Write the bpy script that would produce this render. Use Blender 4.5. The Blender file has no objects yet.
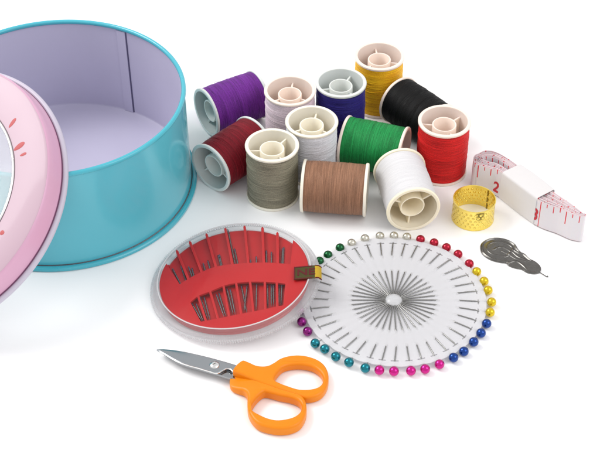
import bpy, math, random
import numpy as np
from mathutils import Vector, Matrix, Euler

# ------------------------------------------------------------------ set-up
# All lengths in the code are millimetres; S turns them into metres.
S = 0.001
sc = bpy.context.scene
col = sc.collection
random.seed(7)
rng = np.random.default_rng(11)

PITCH, FPX, DIST = math.radians(41.278), 1438.35, 665.9
cam_d = bpy.data.cameras.new('camera')
cam = bpy.data.objects.new('camera', cam_d)
col.objects.link(cam)
CAMP = np.array([0, -DIST * math.cos(PITCH), DIST * math.sin(PITCH)])
cam.location = Vector(CAMP * S)
cam.rotation_euler = (math.pi / 2 - PITCH, 0, 0)
cam_d.sensor_width = 36
cam_d.lens = FPX / 600 * 36
cam_d.clip_start = 0.01
cam_d.clip_end = 50
sc.camera = cam

world = bpy.data.worlds.new('World')
sc.world = world
world.use_nodes = True
bg = world.node_tree.nodes['Background']
bg.inputs[0].default_value = (1.0, 0.985, 0.988, 1)
bg.inputs[1].default_value = 0.92


def area_light(name, loc, target, size, power, colr=(1, 1, 1), size_y=None):
    l = bpy.data.lights.new(name, 'AREA')
    l.energy = power
    l.color = colr
    l.size = size
    if size_y:
        l.shape = 'RECTANGLE'
        l.size_y = size_y
    o = bpy.data.objects.new(name, l)
    col.objects.link(o)
    o.location = loc
    o.rotation_euler = (Vector(target) - Vector(loc)).to_track_quat('-Z', 'Y').to_euler()
    return o


area_light('softbox_key', (-0.70, 0.22, 0.80), (0.0, 0.0, 0), 0.5, 7.4, (1, 0.985, 0.965))
area_light('softbox_fill', (0.75, -0.35, 0.8), (0.02, 0, 0), 0.7, 4.0, (0.995, 0.99, 1))

sc.view_settings.view_transform = 'Standard'
sc.view_settings.look = 'None'
sc.view_settings.exposure = 0.0
sc.view_settings.gamma = 1.0
sc.render.engine = 'CYCLES'
try:
    sc.cycles.max_bounces = 12
    sc.cycles.transparent_max_bounces = 24
    sc.cycles.sample_clamp_indirect = 6
except Exception:
    pass


def at(px, py, z=0.0, plane=None):
    """mm point where the view line of photo pixel (600x450) meets height z, or a plane (point, normal)."""
    fw = np.array([0, math.cos(PITCH), -math.sin(PITCH)])
    up = np.array([0, math.sin(PITCH), math.cos(PITCH)])
    d = fw + np.array([1, 0, 0]) * (px - 300) / FPX - up * (py - 225) / FPX
    if plane is None:
        t = (z - CAMP[2]) / d[2]
    else:
        p, n = plane
        t = np.dot(np.asarray(p) - CAMP, n) / np.dot(d, n)
    return CAMP + d * t


# ------------------------------------------------------------------ helpers
def tag(o, label=None, cat=None, group=None, kind=None):
    if label: o['label'] = label
    if cat: o['category'] = cat
    if group: o['group'] = group
    if kind: o['kind'] = kind
    return o


def empty(name, loc, rot=None):
    o = bpy.data.objects.new(name, None)
    col.objects.link(o)
    o.empty_display_size = 0.005
    o.location = Vector([float(c) * S for c in loc])
    if rot is not None:
        o.rotation_euler = rot
    return o


def mesh(name, V, F, sharp=40):
    me = bpy.data.meshes.new(name)
    V = np.asarray(V, float) * S
    me.from_pydata(V.tolist(), [], [list(map(int, f)) for f in F])
    me.update()
    me.polygons.foreach_set('use_smooth', [True] * len(me.polygons))
    if sharp:
        me.set_sharp_from_angle(angle=math.radians(sharp))
    return me


def link(name, me, mat, parent=None, loc=(0, 0, 0), rot=(0, 0, 0)):
    o = bpy.data.objects.new(name, me)
    col.objects.link(o)
    if mat is not None and len(me.materials) == 0:
        me.materials.append(mat)
    if parent is not None:
        o.parent = parent
    o.location = Vector([float(c) * S for c in loc])
    o.rotation_euler = rot
    return o


def obj(name, V, F, mat, parent=None, loc=(0, 0, 0), rot=(0, 0, 0), sharp=40):
    return link(name, mesh(name, V, F, sharp), mat, parent, loc, rot)


def lathe(prof, seg=128, closed=False, fn=None):
    """Revolve (r, z) pairs about z. closed joins the last pair to the first."""
    th = np.linspace(0, 2 * math.pi, seg, endpoint=False)
    V = []
    for r, z in prof:
        V.append(np.stack([r * np.cos(th), r * np.sin(th), 0 * th + z], 1))
    V = np.concatenate(V)
    if fn is not None:
        V = fn(V)
    F = []
    n = len(prof)
    for i in range(n if closed else n - 1):
        j = (i + 1) % n
        for k in range(seg):
            k2 = (k + 1) % seg
            F.append((i * seg + k, i * seg + k2, j * seg + k2, j * seg + k))
    if not closed:
        if prof[0][0] > 1e-6 and prof[0][0] < 0.02:
            F.append(tuple(range(seg))[::-1])
        if prof[-1][0] > 1e-6 and prof[-1][0] < 0.02:
            F.append(tuple((n - 1) * seg + k for k in range(seg)))
    return V, F


def ring_prof(rc, zc, ra, rz=None, n=12):
    rz = rz or ra
    return [(rc + ra * math.cos(t), zc + rz * math.sin(t)) for t in np.linspace(0, 2 * math.pi, n, endpoint=False)]


def tube(P, r, seg=10, closed=False):
    """Tube along 3-D points; r a number or one per point."""
    P = np.asarray(P, float)
    n = len(P)
    R = np.broadcast_to(np.asarray(r, float), (n,))
    T = np.zeros_like(P)
    for i in range(n):
        a = P[(i - 1) % n] if (closed or i > 0) else P[i]
        b = P[(i + 1) % n] if (closed or i < n - 1) else P[i]
        T[i] = (b - a) / (np.linalg.norm(b - a) + 1e-12)
    nrm = np.cross(T[0], [0, 0, 1.0])
    if np.linalg.norm(nrm) < 1e-3:
        nrm = np.array([1.0, 0, 0])
    nrm /= np.linalg.norm(nrm)
    V, F = [], []
    for i in range(n):
        nrm = nrm - T[i] * np.dot(nrm, T[i])
        nrm /= np.linalg.norm(nrm)
        b = np.cross(T[i], nrm)
        for k in range(seg):
            t = 2 * math.pi * k / seg
            V.append(P[i] + R[i] * (math.cos(t) * nrm + math.sin(t) * b))
    for i in range(n if closed else n - 1):
        j = (i + 1) % n
        for k in range(seg):
            k2 = (k + 1) % seg
            F.append((i * seg + k, i * seg + k2, j * seg + k2, j * seg + k))
    if not closed:
        F.append(tuple(range(seg))[::-1])
        F.append(tuple((n - 1) * seg + k for k in range(seg)))
    return np.array(V), F


def join(*parts):
    V, F, off = [], [], 0
    for v, f in parts:
        V.append(np.asarray(v, float))
        F += [tuple(i + off for i in q) for q in f]
        off += len(v)
    return np.concatenate(V), F


def box(c, h, M=None):
    c = np.asarray(c, float)
    V = []
    for x in (-1, 1):
        for y in (-1, 1):
            for z in (-1, 1):
                v = np.array([x * h[0], y * h[1], z * h[2]])
                V.append(v if M is None else M @ v)
    V = np.array(V) + c
    return V, [(0, 1, 3, 2), (4, 6, 7, 5), (0, 4, 5, 1), (2, 3, 7, 6), (0, 2, 6, 4), (1, 5, 7, 3)]


def smooth(P, n=8, closed=True):
    """Catmull-Rom through the points."""
    P = np.asarray(P, float)
    m = len(P)
    out = []
    for i in range(m if closed else m - 1):
        g = lambda k: P[k % m] if closed else P[min(max(k, 0), m - 1)]
        p0, p1, p2, p3 = g(i - 1), g(i), g(i + 1), g(i + 2)
        for t in np.linspace(0, 1, n, endpoint=False):
            out.append(.5 * ((2 * p1) + (-p0 + p2) * t + (2 * p0 - 5 * p1 + 4 * p2 - p3) * t * t + (-p0 + 3 * p1 - 3 * p2 + p3) * t ** 3))
    if not closed:
        out.append(P[-1])
    return np.array(out)


def plate_mesh(name, outlines, z0, z1, bevel=0.2, res=3, sharp=50):
    """A flat plate with the given 2-D outlines (outer first, then holes), its edges rounded."""
    cu = bpy.data.curves.new(name, 'CURVE')
    cu.dimensions = '2D'
    cu.fill_mode = 'BOTH'
    for P in outlines:
        sp = cu.splines.new('POLY')
        sp.points.add(len(P) - 1)
        for i, p in enumerate(P):
            sp.points[i].co = (p[0], p[1], 0, 1)
        sp.use_cyclic_u = True
    cu.extrude = max((z1 - z0) / 2 - bevel, 1e-4)
    cu.bevel_depth = bevel
    cu.bevel_resolution = res
    cu.offset = -bevel
    o = bpy.data.objects.new(name, cu)
    col.objects.link(o)
    dg = bpy.context.evaluated_depsgraph_get()
    me = bpy.data.meshes.new_from_object(o.evaluated_get(dg))
    bpy.data.objects.remove(o)
    bpy.data.curves.remove(cu)
    V = np.array([v.co[:] for v in me.vertices])
    F = [tuple(p.vertices) for p in me.polygons]
    bpy.data.meshes.remove(me)
    V[:, 2] += (z0 + z1) / 2
    # weld the doubled rims
    key = {}
    idx = []
    W = []
    for v in np.round(V, 4):
        k = tuple(v)
        if k not in key:
            key[k] = len(W)
            W.append(v)
        idx.append(key[k])
    G = []
    for f in F:
        g = []
        for i in f:
            j = idx[i]
            if j not in g: g.append(j)
        if len(g) > 2: G.append(tuple(g))
    return np.array(W), G


def text_vf(body, size, thick, bold=.025):
    cu = bpy.data.curves.new('txt', 'FONT')
    cu.body = body
    cu.size = size
    cu.extrude = thick / 2
    cu.offset = bold * size
    cu.align_x = 'CENTER'
    cu.align_y = 'CENTER'
    o = bpy.data.objects.new('txt', cu)
    col.objects.link(o)
    dg = bpy.context.evaluated_depsgraph_get()
    me = bpy.data.meshes.new_from_object(o.evaluated_get(dg))
    bpy.data.objects.remove(o)
    bpy.data.curves.remove(cu)
    V = np.array([v.co[:] for v in me.vertices])
    F = [tuple(p.vertices) for p in me.polygons]
    bpy.data.meshes.remove(me)
    return V, F


# ------------------------------------------------------------------ materials
def lin(c):
    return tuple(((x / 255) / 12.92 if x / 255 <= .04045 else ((x / 255 + .055) / 1.055) ** 2.4) for x in c)


def tone(c, k=1.3):
    return tuple(x / k for x in lin(c))


def new_mat(name):
    m = bpy.data.materials.new(name)
    m.use_nodes = True
    nt = m.node_tree
    return m, nt, nt.nodes['Principled BSDF']


def plain(name, colr, rough=.4, metal=0., var=.06, scale=300., bump=0., coat=0., sss=0., spec=.3, rvar=.08, ior=1.45):
    """Principled with a little procedural unevenness in colour, gloss and surface."""
    m, nt, b = new_mat(name)
    N, L = nt.nodes, nt.links
    tc = N.new('ShaderNodeTexCoord')
    no = N.new('ShaderNodeTexNoise')
    no.inputs['Scale'].default_value = scale
    no.inputs['Detail'].default_value = 4
    L.new(tc.outputs['Object'], no.inputs['Vector'])
    mix = N.new('ShaderNodeMix')
    mix.data_type = 'RGBA'
    L.new(no.outputs['Fac'], mix.inputs[0])
    mix.inputs[6].default_value = (*[c * (1 - var) for c in colr], 1)
    mix.inputs[7].default_value = (*[min(1, c * (1 + var)) for c in colr], 1)
    L.new(mix.outputs[2], b.inputs['Base Color'])
    mr = N.new('ShaderNodeMapRange')
    L.new(no.outputs['Fac'], mr.inputs[0])
    mr.inputs[3].default_value = max(.02, rough - rvar)
    mr.inputs[4].default_value = rough + rvar
    L.new(mr.outputs[0], b.inputs['Roughness'])
    b.inputs['Metallic'].default_value = metal
    b.inputs['Coat Weight'].default_value = coat
    b.inputs['Coat Roughness'].default_value = .08
    b.inputs['Specular IOR Level'].default_value = spec
    if sss:
        b.inputs['Subsurface Weight'].default_value = sss
        b.inputs['Subsurface Radius'].default_value = (1, .8, .55)
        b.inputs['Subsurface Scale'].default_value = .0025
    if bump:
        bp = N.new('ShaderNodeBump')
        bp.inputs['Strength'].default_value = bump
        bp.inputs['Distance'].default_value = .0002
        L.new(no.outputs['Fac'], bp.inputs['Height'])
        L.new(bp.outputs[0], b.inputs['Normal'])
    return m


def clear_plastic(name, tint=(.93, .94, .95), milky=.06, rough=.06, gloss=1.0):
    """Thin clear plastic: see-through with a fresnel sheen and a trace of milkiness."""
    m, nt, b = new_mat(name)
    N, L = nt.nodes, nt.links
    N.remove(b)
    out = N['Material Output']
    tr = N.new('ShaderNodeBsdfTransparent')
    tr.inputs[0].default_value = (*tint, 1)
    df = N.new('ShaderNodeBsdfDiffuse')
    df.inputs[0].default_value = (.86, .87, .88, 1)
    tl = N.new('ShaderNodeBsdfTranslucent')
    tl.inputs[0].default_value = (.88, .89, .9, 1)
    ad = N.new('ShaderNodeMixShader')
    ad.inputs[0].default_value = .5
    L.new(df.outputs[0], ad.inputs[1])
    L.new(tl.outputs[0], ad.inputs[2])
    m1 = N.new('ShaderNodeMixShader')
    tc = N.new('ShaderNodeTexCoord')
    no = N.new('ShaderNodeTexNoise')
    no.inputs['Scale'].default_value = 120
    L.new(tc.outputs['Object'], no.inputs['Vector'])
    mr = N.new('ShaderNodeMapRange')
    mr.inputs[3].default_value = milky * .92
    mr.inputs[4].default_value = milky * 1.08
    L.new(no.outputs['Fac'], mr.inputs[0])
    L.new(mr.outputs[0], m1.inputs[0])
    L.new(tr.outputs[0], m1.inputs[1])
    L.new(ad.outputs[0], m1.inputs[2])
    gl = N.new('ShaderNodeBsdfGlossy')
    gl.inputs['Roughness'].default_value = rough
    ge = N.new('ShaderNodeNewGeometry')
    dt = N.new('ShaderNodeVectorMath')
    dt.operation = 'DOT_PRODUCT'
    L.new(ge.outputs['Normal'], dt.inputs[0])
    L.new(ge.outputs['Incoming'], dt.inputs[1])
    def mth(op, *v):
        x = N.new('ShaderNodeMath')
        x.operation = op
        for i, q in enumerate(v):
            if isinstance(q, (int, float)): x.inputs[i].default_value = q
            else: L.new(q, x.inputs[i])
        return x.outputs[0]
    graze = mth('POWER', mth('SUBTRACT', 1.0, mth('MINIMUM', mth('ABSOLUTE', dt.outputs['Value']), 1.0)), 5.0)
    mu = N.new('ShaderNodeMath')
    mu.operation = 'MULTIPLY'
    mu.inputs[1].default_value = gloss
    L.new(mth('MULTIPLY_ADD', graze, .96, .04), mu.inputs[0])
    m2 = N.new('ShaderNodeMixShader')
    L.new(mu.outputs[0], m2.inputs[0])
    L.new(m1.outputs[0], m2.inputs[1])
    L.new(gl.outputs[0], m2.inputs[2])
    L.new(m2.outputs[0], out.inputs[0])
    return m


def thread_mat(name, colr, rough=.5, sheen=.08, var=.4):
    m, nt, b = new_mat(name)
    N, L = nt.nodes, nt.links
    tc = N.new('ShaderNodeTexCoord')
    mp = N.new('ShaderNodeMapping')
    mp.inputs['Scale'].default_value = (70, 70, 2300)
    L.new(tc.outputs['Object'], mp.inputs[0])
    no = N.new('ShaderNodeTexNoise')
    no.inputs['Scale'].default_value = 1
    no.inputs['Detail'].default_value = 3
    L.new(mp.outputs[0], no.inputs['Vector'])
    n2 = N.new('ShaderNodeTexNoise')
    n2.inputs['Scale'].default_value = 4200
    n2.inputs['Detail'].default_value = 2
    L.new(tc.outputs['Object'], n2.inputs['Vector'])
    ad = N.new('ShaderNodeMath')
    ad.operation = 'ADD'
    L.new(no.outputs['Fac'], ad.inputs[0])
    L.new(n2.outputs['Fac'], ad.inputs[1])
    mr = N.new('ShaderNodeMapRange')
    mr.inputs[1].default_value = .78
    mr.inputs[2].default_value = 1.22
    L.new(ad.outputs[0], mr.inputs[0])
    mix = N.new('ShaderNodeMix')
    mix.data_type = 'RGBA'
    L.new(mr.outputs[0], mix.inputs[0])
    mix.inputs[6].default_value = (*[c * (1 - var) for c in colr], 1)
    mix.inputs[7].default_value = (*[min(1, c * (1 + var)) for c in colr], 1)
    L.new(mix.outputs[2], b.inputs['Base Color'])
    b.inputs['Roughness'].default_value = rough
    b.inputs['Sheen Weight'].default_value = sheen
    b.inputs['Sheen Roughness'].default_value = .4
    b.inputs['Sheen Tint'].default_value = (*[min(1, c * .7 + .3) for c in colr], 1)
    b.inputs['Specular IOR Level'].default_value = .18
    bp = N.new('ShaderNodeBump')
    bp.inputs['Strength'].default_value = .5
    bp.inputs['Distance'].default_value = .00015
    L.new(ad.outputs[0], bp.inputs['Height'])
    L.new(bp.outputs[0], b.inputs['Normal'])
    return m


M = {}
M['white_surface'] = plain('white_surface', (.925, .925, .93), .55, var=.004, scale=40, spec=.3)
M['teal'] = plain('teal_paint', tone((88, 180, 196), 1.03), .22, var=.03, scale=60, coat=.5)
M['teal_rim'] = plain('teal_rim', tone((74, 186, 204), 1.2), .25, var=.03, scale=60, coat=.5)
M['lilac'] = plain('lilac_lacquer', tone((184, 181, 202), .92), .38, var=.03, scale=50, coat=.15)
M['dark_seam'] = plain('dark_seam', tone((104, 100, 132)), .5)
M['pink'] = plain('pink_paint', tone((240, 206, 223), 1.85), .38, var=.02, scale=60, coat=.2)
M['pink_side'] = plain('deep_pink_paint', tone((222, 172, 200), 1.2), .35, var=.03, scale=60, coat=.2)
M['lilac_edge'] = plain('pale_lilac_edge', tone((212, 206, 222), 1.3), .35, var=.03)
M['groove'] = plain('maroon_groove', tone((128, 80, 112)), .5)
M['coral'] = plain('coral_print', tone((224, 112, 114), 1.6), .5)
M['bezel'] = plain('bezel_metal', (.75, .75, .74), .25, metal=.7)
M['bezel_dark'] = plain('bezel_dark_line', tone((120, 105, 112)), .5)  # dark outline just outside the window bezel
M['window'] = clear_plastic('clear_window', (.97, .98, .98), .24, .05, .5)
M['ivory'] = plain('ivory_plastic', tone((250, 243, 226), 1.12), .38, var=.02, scale=200, sss=.25)
M['grey_shade_plastic'] = plain('greyish_shaded_plastic', tone((232, 236, 232), 1.2), .38, var=.02, scale=200, sss=.2)  # grey partly holds the shade on the fallen violet and dark red spools
M['clear'] = clear_plastic('clear_case_plastic', (.992, .99, .99), .008, .05, .24)
M['frost'] = clear_plastic('frosted_rim_plastic', (.975, .978, .98), .13, .12, .5)
M['knurled'] = clear_plastic('knurled_rim_plastic', (.95, .955, .96), .34, .2, .6)
M['red_plastic'] = plain('red_plastic', tone((208, 20, 26), 1.4), .34, var=.05, scale=150)
M['steel_dark'] = plain('needle_steel', (.22, .225, .225), .28, metal=1., var=.2, scale=900)
M['steel'] = plain('polished_steel', (.34, .35, .36), .22, metal=1., var=.08, scale=700)
M['pin_steel'] = plain('pin_steel', (.30, .30, .29), .28, metal=1., var=.15, scale=900)
M['olive'] = plain('olive_woven_tag', tone((84, 78, 30), 1.7), .7, var=.25, scale=3000)
M['tag_gold'] = plain('gold_tag_end', tone((214, 176, 40), 1.5), .5, var=.2, scale=2500)
M['tag_red'] = plain('dark_red_print', tone((104, 24, 30), 1.5), .7, var=.2, scale=2500)
M['paper'] = None
M['cap'] = clear_plastic('milky_cap', (.95, .95, .95), .8, .2, .8)
M['orange'] = plain('orange_plastic', tone((252, 146, 8), 1.3), .36, var=.03, scale=250, bump=.03, sss=.1)
M['blade'] = None
M['gunmetal'] = plain('gunmetal', (.16, .155, .146), .27, metal=1., var=.25, scale=500, bump=.1)
M['gold'] = plain('gold_tin', (.92, .72, .17), .22, metal=1., var=.1, scale=600)
M['tape_paper'] = plain('sleeve_paper', (.66, .645, .645), .6, var=.015, scale=300, bump=.05)
M['sleeve_inside'] = plain('sleeve_inside', tone((150, 140, 135)), .8, var=.1)
M['tape_red'] = plain('tape_red_print', tone((206, 44, 56)), .5)


def paper_mat():
    m, nt, b = new_mat('translucent_card')
    N, L = nt.nodes, nt.links
    b.inputs['Base Color'].default_value = (.84, .84, .855, 1)
    b.inputs['Roughness'].default_value = .5
    tl = N.new('ShaderNodeBsdfTranslucent')
    tl.inputs[0].default_value = (.84, .84, .86, 1)
    tc = N.new('ShaderNodeTexCoord')
    no = N.new('ShaderNodeTexNoise')
    no.inputs['Scale'].default_value = 400
    L.new(tc.outputs['Object'], no.inputs['Vector'])
    bp = N.new('ShaderNodeBump')
    bp.inputs['Strength'].default_value = .08
    bp.inputs['Distance'].default_value = .0003
    L.new(no.outputs['Fac'], bp.inputs['Height'])
    L.new(bp.outputs[0], b.inputs['Normal'])
    mx = N.new('ShaderNodeMixShader')
    mx.inputs[0].default_value = .5
    L.new(b.outputs[0], mx.inputs[1])
    L.new(tl.outputs[0], mx.inputs[2])
    L.new(mx.outputs[0], N['Material Output'].inputs[0])
    return m


M['paper'] = paper_mat()


def blade_mat():
    m, nt, b = new_mat('brushed_blade')
    N, L = nt.nodes, nt.links
    tc = N.new('ShaderNodeTexCoord')
    mp = N.new('ShaderNodeMapping')
    mp.inputs['Rotation'].default_value = (0, 0, .35)
    mp.inputs['Scale'].default_value = (3000, 200, 100)
    L.new(tc.outputs['Object'], mp.inputs[0])
    no = N.new('ShaderNodeTexNoise')
    no.inputs['Scale'].default_value = 1
    L.new(mp.outputs[0], no.inputs['Vector'])
    mr = N.new('ShaderNodeMapRange')
    mr.inputs[3].default_value = .10
    mr.inputs[4].default_value = .22
    L.new(no.outputs['Fac'], mr.inputs[0])
    L.new(mr.outputs[0], b.inputs['Roughness'])
    b.inputs['Metallic'].default_value = 1
    b.inputs['Base Color'].default_value = (.36, .385, .405, 1)
    return m


M['blade'] = blade_mat()

# ------------------------------------------------------------------ the setting
g = 3000
tag(obj('white_surface', [(-g, -g, 0), (g, -g, 0), (g, g, 0), (-g, g, 0)], [(0, 1, 2, 3)], M['white_surface']), kind='structure')

# ------------------------------------------------------------------ round tin
TX, TY, TH = -112.4, 30.8, 53.3
tin = tag(empty('tin_box', (TX, TY, 0)), 'open round teal tin with a lilac inside and no lid on', 'tin')


def wall_r(z):                      # outer radius of the wall, slightly wider at the foot
    return 59.7 + (60.6 - 59.7) * (1 - z / TH)


V, F = lathe([(wall_r(z), z) for z in (2.4, 3.2, 4, 10, 20, 30, 40, 48, 51.6)], 192)
obj('outer_wall', V, F, M['teal'], tin)
zs = (1.9, 2.2, 6, 20, 40, 51.6)
V, F = lathe([(wall_r(z) - .45, z) for z in zs], 192)
obj('inner_wall', V, F[:], M['lilac'], tin)
V, F = lathe([(.01, 1.6), (30, 1.62), (55, 1.66), (58.5, 1.8), (59.9, 2.3), (60.1, 2.9)], 192)
obj('tin_floor', V, F, M['lilac'], tin)
V, F = lathe(ring_prof(59.35, 52.3, 1.1, 1.15, 16), 192, True)
obj('rolled_rim', V, F, M['teal_rim'], tin)
# foot seam: a flat rolled band standing a little proud of the wall
V, F = lathe([(60.2, .0), (62.4, .0), (63.0, .5), (63.05, 1.7), (62.6, 2.25), (61.9, 2.4), (61.0, 2.1), (60.75, 1.5)], 192, True)
obj('foot_band', V, F, M['teal_rim'], tin)
# inside seam, where the sheet laps over itself
sa = math.atan2(86 - TY, -82.6 - TX)
parts = []
def seam_strip(a0, a1, dr, z0, z1):
    A = np.linspace(a0, a1, 5)
    V = []
    for z in (z0, z1):
        for a in A:
            for rr in (wall_r(z) - .44, wall_r(z) - .45 - dr):
                V.append((rr * math.cos(a), rr * math.sin(a), z))
    F = []
    for i in range(4):
        b = 2 * i
        F += [(b + 1, b + 3, 10 + b + 3, 10 + b + 1), (b, 10 + b, 10 + b + 2, b + 2), (b, b + 2, b + 3, b + 1), (10 + b, 10 + b + 1, 10 + b + 3, 10 + b + 2)]
    F += [(0, 1, 11, 10), (8, 18, 19, 9)]
    return np.array(V), F
V, F = seam_strip(sa + .006, sa + .085, .55, 2.4, 51)
obj('lap_seam', V, F, M['lilac'], tin, sharp=30)
V, F = seam_strip(sa - .006, sa + .0055, .12, 2.4, 51)
obj('seam_gap', V, F, M['dark_seam'], tin, sharp=30)

# ------------------------------------------------------------------ lid leaning on the tin
LX, LY, LT, LA, LRO, LH, LRT, LRW = -156.0, -21.3, .58, -2.23, 61.7, 12.4, 58.96, 42.2
ln = np.array([math.sin(LT) * math.cos(LA), math.sin(LT) * math.sin(LA), math.cos(LT)])
lc = np.array([LX, LY, LRO * math.sin(LT) + .2])
Mz = Vector(ln).to_track_quat('Z', 'Y').to_matrix()
LM = np.array(Mz)
lid = tag(empty('tin_lid', lc, Mz.to_euler()), 'round pink tin lid with a clear window leaning on the teal tin', 'lid')
V, F = lathe([(LRW + .2, LH), (LRW + 1, LH + .12), (50, LH + .15), (LRT - 1.6, LH + .05), (LRT - .7, LH - .25), (LRT - .7, LH - .7), (LRT - 2, LH - .6), (50, LH - .45), (LRW + .2, LH - .45)], 192, True)
obj('top_ring', V, F, M['pink'], lid)
V, F = lathe([(LRT - .75, LH - .3), (LRT - .25, LH - .8), (LRT, LH - 1.6), (LRT + .3, 6), (LRT + .6, 2.2), (LRT + .2, 2.2), (LRT - .1, 6), (LRT - .5, LH - 1.6), (LRT - .9, LH - .9)], 192, True)
obj('side_band', V, F, M['pink_side'], lid)
V, F = lathe([(LRT + .62, 2.35), (LRT + .95, 1.3), (LRT + 1.3, .4), (LRT + .2, .4), (LRT + .2, 2.35)], 192, True)
obj('groove_line', V, F, M['groove'], lid)
V, F = lathe(ring_prof(LRO - 1.2, .55, 1.2, 1.45, 14), 192, True)
obj('curled_edge', V, F, M['lilac_edge'], lid)
V, F = lathe([(.01, LH - .5), (30, LH - .5), (LRW + .6, LH - .5), (LRW + .6, LH - .9), (30, LH - .9), (.01, LH - .9)], 160)
obj('clear_window', V, F, M['window'], lid)
V, F = lathe(ring_prof(LRW, LH + .1, .62, .5, 10), 160, True)
o = obj('window_bezel', V, F, M['bezel'], lid)
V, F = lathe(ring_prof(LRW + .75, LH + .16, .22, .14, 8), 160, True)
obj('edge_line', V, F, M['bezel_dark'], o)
lid_top = (lc + ln * (LH + .15), ln)
def lid_local(px, py):
    return LM.T @ (at(px, py, plane=lid_top) - lc)
def dash(a, b, w):
    A, B = lid_local(*a)[:2], lid_local(*b)[:2]
    d = (B - A) / np.linalg.norm(B - A)
    n = np.array([-d[1], d[0]])
    prof = [(0, .25), (.12, .75), (.35, 1), (.65, .9), (.88, .55), (1, .2)]
    L_ = np.linalg.norm(B - A)
    top = [A + d * L_ * t + n * w * k for t, k in prof]
    bot = [A + d * L_ * t - n * w * k for t, k in prof][::-1]
    return smooth(np.array(top + bot), 4)
for a, b, w in [((15.8, 118.3), (9.0, 127.5), .85), ((24.4, 142.3), (13.9, 150.3), 1.15), ((26.4, 153), (20, 155.8), .65), ((3.9, 231), (.2, 234.5), 1.0), ((-7, 107), (-8, 116), 1.0), ((-16, 109), (-15, 117), .8), ((-3, 247), (-8, 256), 1.1)]:
    V, F = plate_mesh('printed_dash', [dash(a, b, w)], LH + .135, LH + .2, .01, 1)
    obj('printed_dash', V, F, M['coral'], lid)

# ------------------------------------------------------------------ thread spools
SR, SH = 12.5, 30.3


def thread_mesh(seed, pitch=.5, amp=.085, bulge=.25, slope=.25):
    r_ = np.random.default_rng(seed)
    seg, n = 120, 260
    z = np.linspace(1.25, SH - 1.25, n)
    th = np.linspace(0, 2 * math.pi, seg, endpoint=False)
    Z, T = np.meshgrid(z, th, indexing='ij')
    u = (Z - 1.25) / (SH - 2.5)
    R = 11.75 + bulge * np.sin(math.pi * u) ** .7
    for k in range(5):              # uneven build-up of the winding
        f, p = r_.uniform(2, 9), r_.uniform(0, 6.28)
        R = R + .022 * np.sin(f * u * 6.28 + p + slope * np.sin(T + r_.uniform(0, 6)))
    warp = sum(r_.uniform(.15, .5) * np.sin(r_.uniform(1, 7) * u * 6.28 + r_.uniform(0, 6) + r_.integers(1, 3) * T) for k in range(4))
    ph = (Z / pitch) * 2 * math.pi + T + warp * 2.2
    a = amp * (1 + .3 * np.sin(u * 40 + r_.uniform(0, 6) + 2 * np.sin(T)))
    R = R + a * (np.abs(np.sin(ph / 2)) - .6) * 2
    stray = np.zeros_like(R)        # a few strands lying across the others
    for k in range(16):
        u0, s, w = r_.uniform(.06, .94), r_.uniform(-.05, .05), r_.uniform(.004, .007)
        t0 = r_.uniform(0, 6.28)
        dT = np.angle(np.exp(1j * (T - t0)))
        stray = np.maximum(stray, .12 * np.exp(-((u - u0 - s * dT) / w) ** 2) * (np.abs(dT) < 1.9))
    R = R + stray
    V = np.stack([R * np.cos(T), R * np.sin(T), Z], -1).reshape(-1, 3)
    i = np.arange(n - 1)[:, None] * seg
    k = np.arange(seg)[None, :]
    k2 = (k + 1) % seg
    F = np.stack([i + k, i + k2, i + seg + k2, i + seg + k], -1).reshape(-1, 4)
    return mesh('thread', V, F.tolist(), None)


def flange_vf():
    return lathe([(10.9, .15), (11.3, 0), (12.2, 0), (12.5, .3), (12.5, 1.0), (12.3, 1.35), (10.95, 1.35)], 96, True)


fl_me = mesh('flange', *flange_vf())
V1, F1 = lathe([(11.25, .4), (11.25, SH - .4), (10.85, SH - .5), (10.8, 20), (10.7, 15.6), (.01, 15.6), (.01, 14.7), (10.7, 14.7), (10.8, 10), (10.85, .5)], 96)
core_me = mesh('core', V1, F1)
def hub_prof(z0, z1):
    return [(5.05, z0), (5.05, z1 - .2), (5.2, z1), (5.6, z1), (5.75, z1 - .25), (5.85, z0)]
hub_mes = []
for z0, z1 in ((15.5, SH - 2.3), (14.8, 2.3)):
    pr = hub_prof(z0, z1) if z1 > z0 else [(5.05, z0), (5.05, z1 + .2), (5.2, z1), (5.6, z1), (5.75, z1 + .25), (5.85, z0)]
    hub_mes.append(mesh('hub', *lathe(pr, 64)))
spoke_mes = {}
for e, (z0, z1) in enumerate(((15.5, SH - 3.6), (3.6, 14.8))):
    spoke_mes[e] = mesh('spoke', *box((8.3, 0, (z0 + z1) / 2), (2.65, .38, (z1 - z0) / 2)))


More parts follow.
